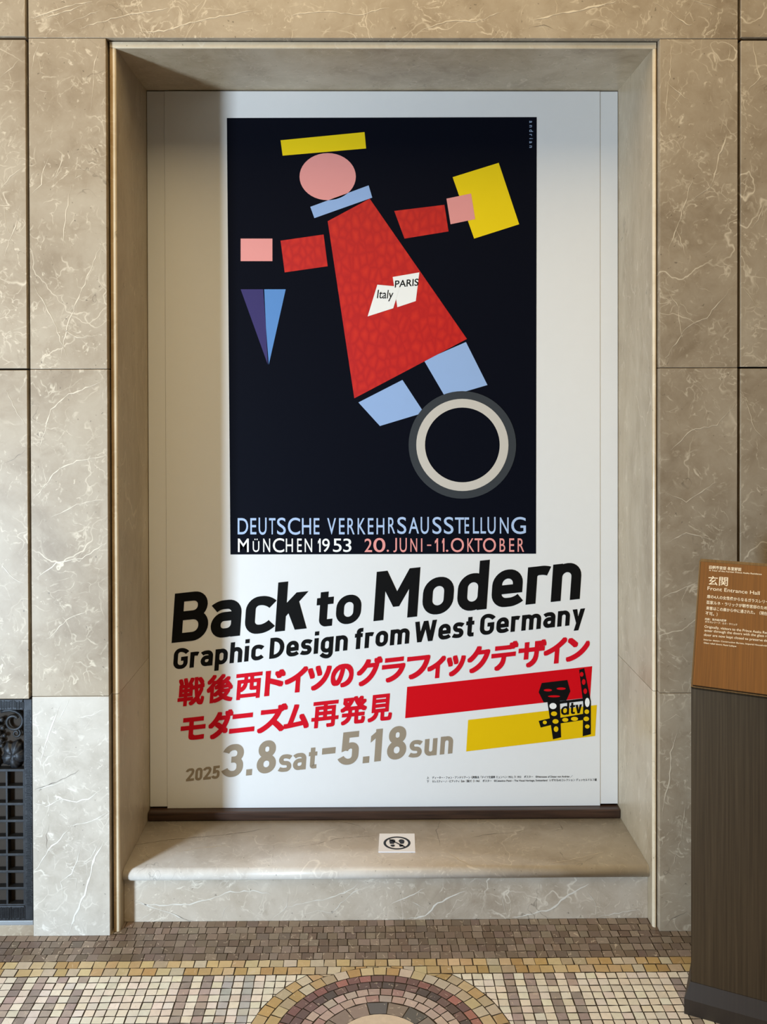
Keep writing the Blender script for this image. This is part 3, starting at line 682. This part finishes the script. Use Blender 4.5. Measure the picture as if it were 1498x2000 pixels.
DT = Line((1095.5, 1397.2), .115, .03, lambda x, y: at(x, y, YE - .0002)); bm = bmesh.new()
stroke(bm, DT, 'd', 0, 15.5, 17, 23, 4); stroke(bm, DT, 't', 17.5, 27, 17, 22, 4); stroke(bm, DT, 'v', 28, 40.5, 17, 17, 4.2)
lettering('emblem_lettering', bm, I_black, emb_o)
# small print
bm = bmesh.new(); F = Line((834, 1521), .0095, 0, on)
def small(bm, ln, txt, p0, p1, em, off=0.0, dv=0.0): ln.put(bm, txt, ln.uv(*p0)[0], ln.uv(*p1)[0], em=em, off=off, dv=dv)
def z6_(x, y): return (820 + x / 3.745, 1500 + y / 3.745)
for t, l, r in (('上', 50, 67), ('ディーター・フォン・アンドリアーン《展覧会「ドイツ交通展 ミュンヘン 1953」》1953', 90, 740), ('ポスター', 762, 828), ('©Heiresses of Dieter von Andrian ／', 846, 1118)):
    small(bm, F, t, z6_(l, 75), z6_(r, 75), 5.2, .012)
F2 = Line((834, 1528.3), .0105, 0, on)
for t, l, r in (('下', 50, 67), ('セレスティーノ・ピアッティ《dtv（猫か）》1965', 90, 437), ('ポスター', 458, 525), ('©Celestino Piatti – The Visual Heritage, Switzerland', 542, 932), ('いずれもA5コレクション デュッセルドルフ蔵', 948, 1294)):
    small(bm, F2, t, z6_(l, 100), z6_(r, 100), 5.2, .012)
lettering('credit_lettering', bm, I_black, PB)
# ---------------------------------------------------------------- printed picture: plain coloured shapes on a dark field
PIC = shape('printed_picture', [(443, 230.5), (1048.3, 228.7), (1047, 1081.5), (450, 1083)], M_navy, PB, YB - .0004)
YP = YB - .0008
def pic(name, pts, mat, lift=0): return shape(name, pts, mat, PIC, YP - .0004 * lift)
def arc(cx, cy_, rx, ry, n=40, a0=0.0, a1=2 * math.pi, rot=0.0):
    o_ = []
    for i in range(n):
        t = a0 + (a1 - a0) * i / n; x, y = rx * math.cos(t), ry * math.sin(t)
        o_.append((cx + x * math.cos(rot) - y * math.sin(rot), cy_ + x * math.sin(rot) + y * math.cos(rot)))
    return o_
pic('yellow_strip', [(548, 274), (712, 258), (715, 290), (552, 304)], I_yel)
pic('salmon_disc', arc(640, 345, 55, 46), I_pink)
pic('pale_blue_strip', [(606, 404), (720, 362), (727, 386), (614, 426)], I_blue)
pic('red_trapezoid', [(640, 432), (722, 388), (912, 662), (692, 778)], I_coat, 1)
pic('red_rectangle', [(548, 470), (632, 458), (640, 520), (556, 532)], I_coat)
pic('red_rectangle', [(770, 412), (868, 400), (876, 452), (790, 466)], I_coat)
pic('salmon_square', [(470, 466), (532, 466), (532, 510), (470, 510)], I_pink)
pic('salmon_square', [(872, 388), (920, 378), (928, 428), (880, 438)], I_pink, 3)
pic('yellow_rectangle', [(884, 346), (974, 318), (1014, 438), (926, 466)], I_yel, 2)
pic('violet_triangle', [(470, 565), (516, 565), (523, 712)], I_dblue, 1)
pic('blue_triangle', [(514, 565), (558, 565), (525, 712)], I_mblue, 1)
pic('white_card', [(767, 541), (819, 532), (812, 588), (776, 600)], I_white, 2)
pic('white_card', [(737, 556), (781, 560), (768, 602), (718, 618)], I_white, 3)
pic('pale_blue_rectangle', [(700, 786), (786, 742), (828, 806), (742, 832)], I_blue)
pic('pale_blue_rectangle', [(828, 704), (910, 668), (952, 752), (870, 776)], I_blue)
def annulus(name, cx, cy_, r0, r1, mat, lift):
    b_ = bmesh.new(); n = 64; Y_ = YP - .0004 * lift
    a_ = [b_.verts.new(at(cx + r0 * math.cos(2 * math.pi * i / n), cy_ + r0 * math.sin(2 * math.pi * i / n), Y_)) for i in range(n)]
    o_ = [b_.verts.new(at(cx + r1 * math.cos(2 * math.pi * i / n), cy_ + r1 * math.sin(2 * math.pi * i / n), Y_)) for i in range(n)]
    for i in range(n): b_.faces.new((a_[i], a_[(i + 1) % n], o_[(i + 1) % n], o_[i]))
    return lettering(name, b_, mat, PIC)
annulus('dark_grey_ring', 903, 869, 88, 105, I_tyre, 3); annulus('pale_grey_ring', 903, 869, 73, 90, I_tyre2, 4)
IT = Line((736, 583), -.02, .12, lambda x, y: at(x, y, YP - .0016)); bm = bmesh.new()
IT.put(bm, 'Italy', 0, 31, -5, 17, off=.006)
PA = Line((771, 562), .09, .05, lambda x, y: at(x, y, YP - .0012)); PA.put(bm, 'PARIS', 0, 46, 0, 14, off=.012)
lettering('card_lettering', bm, I_black, PIC)
def zE(x, y): return (440 + x / 4.2555, 620 + y / 4.2555)
def zF(x, y): return (740 + x / 4.2553, 620 + y / 4.2553)
onp = lambda x, y: at(x, y, YP)
def caps(bm, f, chars, yt, yb, slope, x_ref, off):
    for ch, xl, xr in chars:
        a, b_ = f(xl, yt), f(xr, yb); dy = -(a[0] - x_ref) * slope
        ln = Line((a[0], b_[1] + dy * 0), slope, 0, onp)
        h = b_[1] - a[1]; ex = .03 * h if ch in 'OCSGUJ0' else 0
        v1 = h
        if ch == 'Ü': v1 = h * 1.0
        if ch == '1' or ch == 'I': 
            stroke(bm, ln, '1' if ch == '1' else '.', 0, b_[0] - a[0], h, h, 3.0)
        elif ch == '.': ln.put(bm, ch, 0, b_[0] - a[0], 0, h * .16, off=off)
        elif ch == '-': ln.put(bm, ch, 0, b_[0] - a[0], h * .44, h * .54, off=off)
        else: ln.put(bm, ch, 0, b_[0] - a[0], -ex, v1 + ex, off=off)
bm = bmesh.new()
caps(bm, zE, [('D', 103, 190), ('E', 208, 258), ('U', 277, 343), ('T', 363, 417), ('S', 430, 503), ('C', 520, 622), ('H', 637, 713), ('E', 735, 783), ('V', 847, 920), ('E', 945, 992), ('R', 1015, 1075), ('K', 1100, 1165), ('E', 1185, 1232), ('H', 1257, 1322)], 1668, 1803, 0, 0, .004)
caps(bm, zF, [('R', 77, 135), ('S', 153, 228), ('A', 247, 333), ('U', 347, 415), ('S', 445, 520), ('S', 540, 620), ('T', 632, 708), ('E', 712, 750), ('L', 782, 832), ('L', 845, 890), ('U', 903, 970), ('N', 1005, 1078), ('G', 1100, 1222)], 1662, 1796, 0, 0, .004)
lettering('pale_blue_caption_lettering', bm, I_ltblue, PIC)
bm = bmesh.new()
caps(bm, zE, [('M', 105, 195), ('Ü', 228, 283), ('N', 315, 373), ('C', 395, 490), ('H', 503, 562), ('E', 597, 636), ('N', 660, 722), ('1', 770, 793), ('9', 805, 868), ('5', 895, 967), ('3', 980, 1048)], 1838, 1950, 0, 0, .004)
lettering('white_caption_lettering', bm, I_white, PIC)
bm = bmesh.new()
caps(bm, zE, [('2', 1157, 1220)], 1838, 1950, 0, 0, .004)
caps(bm, zF, [('0', -46, 54), ('.', 65, 83), ('J', 120, 150), ('U', 173, 232), ('N', 262, 318), ('I', 350, 361), ('-', 400, 435), ('1', 465, 492), ('1', 525, 545), ('.', 557, 577), ('O', 598, 707), ('K', 735, 792), ('T', 795, 860), ('O', 865, 973), ('B', 1003, 1050), ('E', 1083, 1125), ('R', 1153, 1207)], 1836, 1948, 0, 0, .004)
lettering('salmon_caption_lettering', bm, I_pink, PIC)
bm = bmesh.new()                                        # upright signature in the picture's corner, reading downwards
yy = 236.0
for ch in 'andrian':
    vs, fs, ax, bx, ay, by = glyph(ch, 0.0); q = [bm.verts.new(onp(1034 + y_ * 10.5, yy + (x_ - ax) * 10.5)) for x_, y_ in vs]
    for f in fs: bm.faces.new([q[i] for i in f])
    yy += (bx - ax) * 10.5 + 4.6
lettering('signature_lettering', bm, I_ltblue, PIC)
# ---------------------------------------------------------------- notice card on the step
def zN(x, y): return (730 + x / 16.64, 1620 + y / 16.64)
def card(x, y, z): return atz(*zN(x, y), z)
bm = bmesh.new()
lo = [card(x, y, ZT + .0003) for x, y in ((185, 165), (1325, 165), (1350, 755), (150, 755))]
va = [bm.verts.new(p) for p in lo]; vb = [bm.verts.new(p + Vector((0, 0, .003))) for p in lo]
bm.faces.new(va); bm.faces.new(vb[::-1])
for i in range(4): bm.faces.new((va[i], vb[i], vb[(i + 1) % 4], va[(i + 1) % 4]))
fix(bm)
NC = tag(link('notice_card', bm, ink('white_card_stock', 236, 236, 240)), 'small white no-shoes notice card lying on the marble step', 'sign')
ZC = ZT + .0036; bm = bmesh.new()
n = 48; ri = [bm.verts.new(card(755 + 360 * math.cos(2 * math.pi * i / n), 440 + 172 * math.sin(2 * math.pi * i / n), ZC)) for i in range(n)]
ro = [bm.verts.new(card(755 + 440 * math.cos(2 * math.pi * i / n), 440 + 212 * math.sin(2 * math.pi * i / n), ZC)) for i in range(n)]
for i in range(n): bm.faces.new((ri[i], ri[(i + 1) % n], ro[(i + 1) % n], ro[i]))
def cpoly(pts): bm.faces.new([bm.verts.new(card(x, y, ZC + .0001)) for x, y in pts])
cpoly([(470, 310), (540, 318), (1040, 560), (985, 580)])
cpoly([(500, 370), (515, 340), (590, 318), (660, 325), (700, 360), (695, 410), (650, 465), (525, 465)])
cpoly([(803, 370), (840, 328), (900, 318), (960, 330), (1000, 370), (985, 440), (960, 462), (870, 465)])
cpoly([(530, 510), (590, 488), (660, 488), (690, 520), (660, 558), (590, 560)]); cpoly([(820, 520), (850, 490), (910, 488), (970, 510), (930, 555), (850, 562)])
lettering('no_shoes_pictogram', bm, ink('charcoal_ink', 52, 56, 64), NC, Vector((0, 0, 1)))
# ---------------------------------------------------------------- information stand
EX, NV = Vector((.8988, -.4384, 0)), Vector((-.4384, -.8988, 0))
P0 = Vector((.7775, -.319, 0)); WID = .46; DEP = .212
ST = tag(empty('information_stand', (P0 + EX * WID / 2 - NV * DEP / 2)), 'dark bronze information pillar with a slanted brass plaque beside the niche', 'information stand')
ZF_, RISE, RUN = .797, .268, .205
def sp(u, d, z): return P0 + EX * u - NV * d + Vector((0, 0, z))
def hexa(bm, lo_, hi_):
    a = [bm.verts.new(p) for p in lo_]; b_ = [bm.verts.new(p) for p in hi_]
    bm.faces.new(a); bm.faces.new(b_[::-1])
    for i in range(4): bm.faces.new((a[i], b_[i], b_[(i + 1) % 4], a[(i + 1) % 4]))
bm = bmesh.new()
hexa(bm, [sp(0, 0, .07), sp(WID, 0, .07), sp(WID, DEP, .07), sp(0, DEP, .07)],
     [sp(0, 0, ZF_ - .012), sp(WID, 0, ZF_ - .012), sp(WID, DEP, ZF_ - .012 + RISE * DEP / RUN), sp(0, DEP, ZF_ - .012 + RISE * DEP / RUN)])
bmesh.ops.bevel(bm, geom=bm.edges[:], offset=.002, segments=2, affect='EDGES'); fix(bm)
link('pillar', bm, M_bronze, ST)
bm = bmesh.new(); s_ = .014
def ringp(o_, z): return [bm.verts.new(sp(-o_, -o_, z)), bm.verts.new(sp(WID + o_, -o_, z)), bm.verts.new(sp(WID + o_, DEP + o_, z)), bm.verts.new(sp(-o_, DEP + o_, z))]
R_ = [ringp(s_, .0005), ringp(s_, .037), ringp(.001, .074)]
bm.faces.new(R_[0][::-1]); bm.faces.new(R_[2])
for a, b_ in zip(R_, R_[1:]):
    for i in range(4): bm.faces.new((a[i], a[(i + 1) % 4], b_[(i + 1) % 4], b_[i]))
fix(bm); link('plinth', bm, M_plinth, ST)
SL = math.hypot(RISE, RUN); SD = (-NV * RUN + Vector((0, 0, RISE))) / SL; PN = EX.cross(SD).normalized()
if PN.z < 0: PN = -PN
PO = sp(0, 0, ZF_ - .012)                              # front edge of the slope
def pl(u, t, h): return PO + EX * u + SD * t + PN * h
bm = bmesh.new()
hexa(bm, [pl(.0, .0, .001), pl(WID, .0, .001), pl(WID, SL, .001), pl(0, SL, .001)], [pl(.0, .0, .007), pl(WID, .0, .007), pl(WID, SL, .007), pl(0, SL, .007)])
fix(bm); link('plaque_bed', bm, M_bronze, ST)
bm = bmesh.new(); e = .0035
hexa(bm, [pl(e, e, .0072), pl(WID - e, e, .0072), pl(WID - e, SL - e, .0072), pl(e, SL - e, .0072)], [pl(e, e, .0112), pl(WID - e, e, .0112), pl(WID - e, SL - e, .0112), pl(e, SL - e, .0112)])
bmesh.ops.bevel(bm, geom=bm.edges[:], offset=.0008, segments=1, affect='EDGES'); fix(bm)
PLQ = link('plaque', bm, M_brass, ST)
PP = pl(0, 0, .0116)
onq = lambda x, y: hit(x, y, PP, PN)
def zQ(x, y): return (1340 + x / 9.481, 1080 + y / 9.481)
bm = bmesh.new()
for t, x0, y0, x1, y1, em, off, k_ in (
        ('旧朝香宮邸 各室解説', 425, 288, 1022, 332, 68, .014, 1), ('A Tour of the Former Prince Asaka Residence', 425, 333, 1400, 408, 40, .012, 1),
        ('玄関', 408, 578, 770, 602, 185, .004, 1), ('Front Entrance Hall', 395, 686, 1362, 778, 98, .002, 1),
        ('扉の4人の女性像からなるガラスレリーフ', 385, 830, 1590, 940, 70, .010, 1), ('芸家ルネ・ラリックが朝香宮邸のため', 375, 938, 1500, 1046, 70, .010, 1),
        ('来客はこの扉から中に通された。（現在', 370, 1045, 1500, 1150, 70, .010, 1), ('不可。）', 358, 1140, 580, 1166, 70, .010, 1),
        ('内装：宮内省内匠寮', 350, 1238, 745, 1272, 44, .012, 1), ('ガラスレリーフ：ルネ・ラリック', 350, 1288, 945, 1346, 44, .012, 1),
        ('Originally, visitors to the Prince Asaka Residence', 340, 1384, 1690, 1518, 66, .004, 1), ('enter through the doors with the glass relief', 340, 1454, 1610, 1572, 66, .004, 1),
        ('door are now kept closed to preserve the', 330, 1534, 1530, 1650, 66, .004, 1), ('Interior design: Construction Bureau, Imperial Household', 325, 1616, 1490, 1732, 40, .01, 1),
        ('Glass relief doors: René Lalique', 325, 1676, 930, 1742, 40, .01, 1)):
    a, b_ = zQ(x0, y0), zQ(x1, y1)
    ln = Line(a, -(b_[1] - a[1]) / (b_[0] - a[0]), .055, onq)
    ln.put(bm, t, 0, b_[0] - a[0], em=em / 9.481, off=off)
lettering('plaque_lettering', bm, ink('cream_ink', 246, 232, 206), PLQ, PN)
# ---------------------------------------------------------------- cast iron grille in the wall, left
GX0, GX1 = -1.43, XJL + .0035; GZ0, GZ1 = .043, Z3 - .008
GR = tag(empty('wall_grille', ((GX0 + GX1) / 2, .02, GZ0)), 'black cast iron grille with scrolls, a leaf and square grid, low in the left wall', 'grille')
bx_, tz_, bz_ = .024, .030, .040                        # border widths
zg = at(30, 1505, .004).z                               # top of the grid
bm = nbm()
box(bm, GX1 - bx_, GX1, .002, .030, GZ0, GZ1, .002); box(bm, GX0, GX0 + bx_, .002, .030, GZ0, GZ1, .002)
box(bm, GX0 + bx_, GX1 - bx_, .002, .030, GZ1 - tz_, GZ1, .002); box(bm, GX0 + bx_, GX1 - bx_, .002, .030, GZ0, GZ0 + bz_, .002)
def ridges(x0, x1, z0, z1, horiz):
    p = z0 if horiz else x0
    while p < (z1 if horiz else x1):
        w = random.uniform(.0014, .003); a_, b_ = random.uniform(.0, .006), random.uniform(.0, .006)
        if horiz: box(bm, x0 + .003 + a_, x1 - .002 - b_, .0004, .004, p, p + w * .6)
        else: box(bm, p, p + w * .6, .0004, .004, z0 + .002 + a_, z1 - .002 - b_)
        p += w + .0012
ridges(GX1 - bx_, GX1, GZ0 + bz_, GZ1 - tz_, True); ridges(GX0 + bx_, GX1 - bx_, GZ1 - tz_, GZ1, False); ridges(GX0 + bx_, GX1 - bx_, GZ0, GZ0 + bz_, False)
link('frame', bm, M_iron, GR)
bm = nbm(); box(bm, GX0 + .003, GX1 - .003, .020 + .0252, .048, GZ0 + .003, GZ1 - .003); link('back_plate', bm, M_iron, GR)
bm = nbm()
px_ = .0335 / .707 * .707; pitch = .0475; rowp = (zg - GZ0 - bz_) / 8
for i in range(9):
    z = GZ0 + bz_ + rowp * i
    box(bm, GX0 + bx_ - .001, GX1 - bx_ + .001, .005, .030, z - .0035 if i else z - .004, z + .0035, .001)
x = GX1 - bx_ - .0015
i = 0
while x > GX0 + bx_:
    box(bm, x - .003, x + .003, .006, .032, GZ0 + bz_ - .001, zg, .001); x -= pitch
link('grid', bm, M_iron, GR)
x = GX1 - bx_ - .0015                                    # plates set back inside the cells
while x > GX0 + bx_ + .03:
    for i in range(8):
        z = GZ0 + bz_ + rowp * i
        bm = nbm(); box(bm, x - pitch * .56, x - .0032, .034, .0450, z + .006, z + rowp * .72, .001); link('cell_plate', bm, M_iron, GR)
    x -= pitch
def gp(px, py, Y=.012): return at(px, py, Y)
def spiral(cx, cy_, r0, r1, a0, turns, n=46): return [(cx + (r0 + (r1 - r0) * i / n) * math.cos(a0 + turns * 2 * math.pi * i / n), cy_ + (r0 + (r1 - r0) * i / n) * math.sin(a0 + turns * 2 * math.pi * i / n)) for i in range(n + 1)]
def scroll(name, pts, r0, r1, Y=.016):
    b_ = bmesh.new(); tube(b_, [gp(x_, y_, Y - .004 * i / len(pts)) for i, (x_, y_) in enumerate(pts)], [r0 + (r1 - r0) * i / (len(pts) - 1) for i in range(len(pts))], 10)
    fix(b_); return link(name, b_, M_iron, GR, True)
def leaf(name, cx, cy_, R, lobes, rot):
    b_ = bmesh.new(); n, m_ = 80, 8; c0 = gp(cx, cy_, .010); rows = []
    top = b_.verts.new(c0 + Vector((0, .004, 0)))
    for j in range(1, m_ + 1):
        rr = []
        for i in range(n):
            t = 2 * math.pi * i / n
            lob = .72 + .28 * abs(math.cos(lobes * t / 2 + rot)) ** .7 + .04 * math.cos(3 * lobes * t)
            r = R * lob * j / m_
            hgt = .006 * math.sin(math.pi * j / m_) * (.5 + .5 * abs(math.cos(lobes * t / 2 + rot))) + (.004 if j == 1 else 0) - .010 * (j / m_) ** 3
            rr.append(b_.verts.new(c0 + Vector((r * math.cos(t), -hgt, r * math.sin(t) * 1.18))))
        rows.append(rr)
    for i in range(n): b_.faces.new((top, rows[0][i], rows[0][(i + 1) % n]))
    for a_, q_ in zip(rows, rows[1:]):
        for i in range(n): b_.faces.new((a_[i], q_[i], q_[(i + 1) % n], a_[(i + 1) % n]))
    fix(b_); o_ = link(name, b_, M_iron, GR, True)
    sm = o_.modifiers.new('thick', 'SOLIDIFY'); sm.thickness = .003
    return o_
for m_ in range(4):                                      # the scroll, grape and leaf motif repeats along the panel
    ox = -92 * m_
    scroll('scroll', [(2 + ox, 1390), (10 + ox, 1388), (20 + ox, 1387), (30 + ox, 1389)] + spiral(27 + ox, 1409, 19, 9.5, -1.0, 1.05), .0042, .0046)
    scroll('scroll', spiral(32.5 + ox, 1432, 9, 2.5, -1.9, 1.35, 36), .0036, .0026)
    bm = bmesh.new()
    for (x_, y_, r) in ((4, 1405, .0075), (-4, 1414, .008), (6, 1421, .007), (-2, 1432, .0085), (9, 1436, .006), (2, 1446, .0075), (-9, 1448, .008), (4, 1456, .0065), (-14, 1430, .0085), (-16, 1410, .007), (-20, 1446, .007)):
        bmesh.ops.create_uvsphere(bm, u_segments=12, v_segments=8, radius=r, matrix=Matrix.Translation(gp(x_ + ox, y_, .016)))
    link('berries', bm, M_iron, GR, True)
    leaf('leaf', 25 + ox, 1476, .036, 5, .4); leaf('leaf', -20 + ox, 1484, .030, 5, 1.0)
bm = nbm(); box(bm, GX0, GX1, .001, .04, .0305, .0425, .001); fix(bm)
link('ledge', bm, M_ledge, GR)
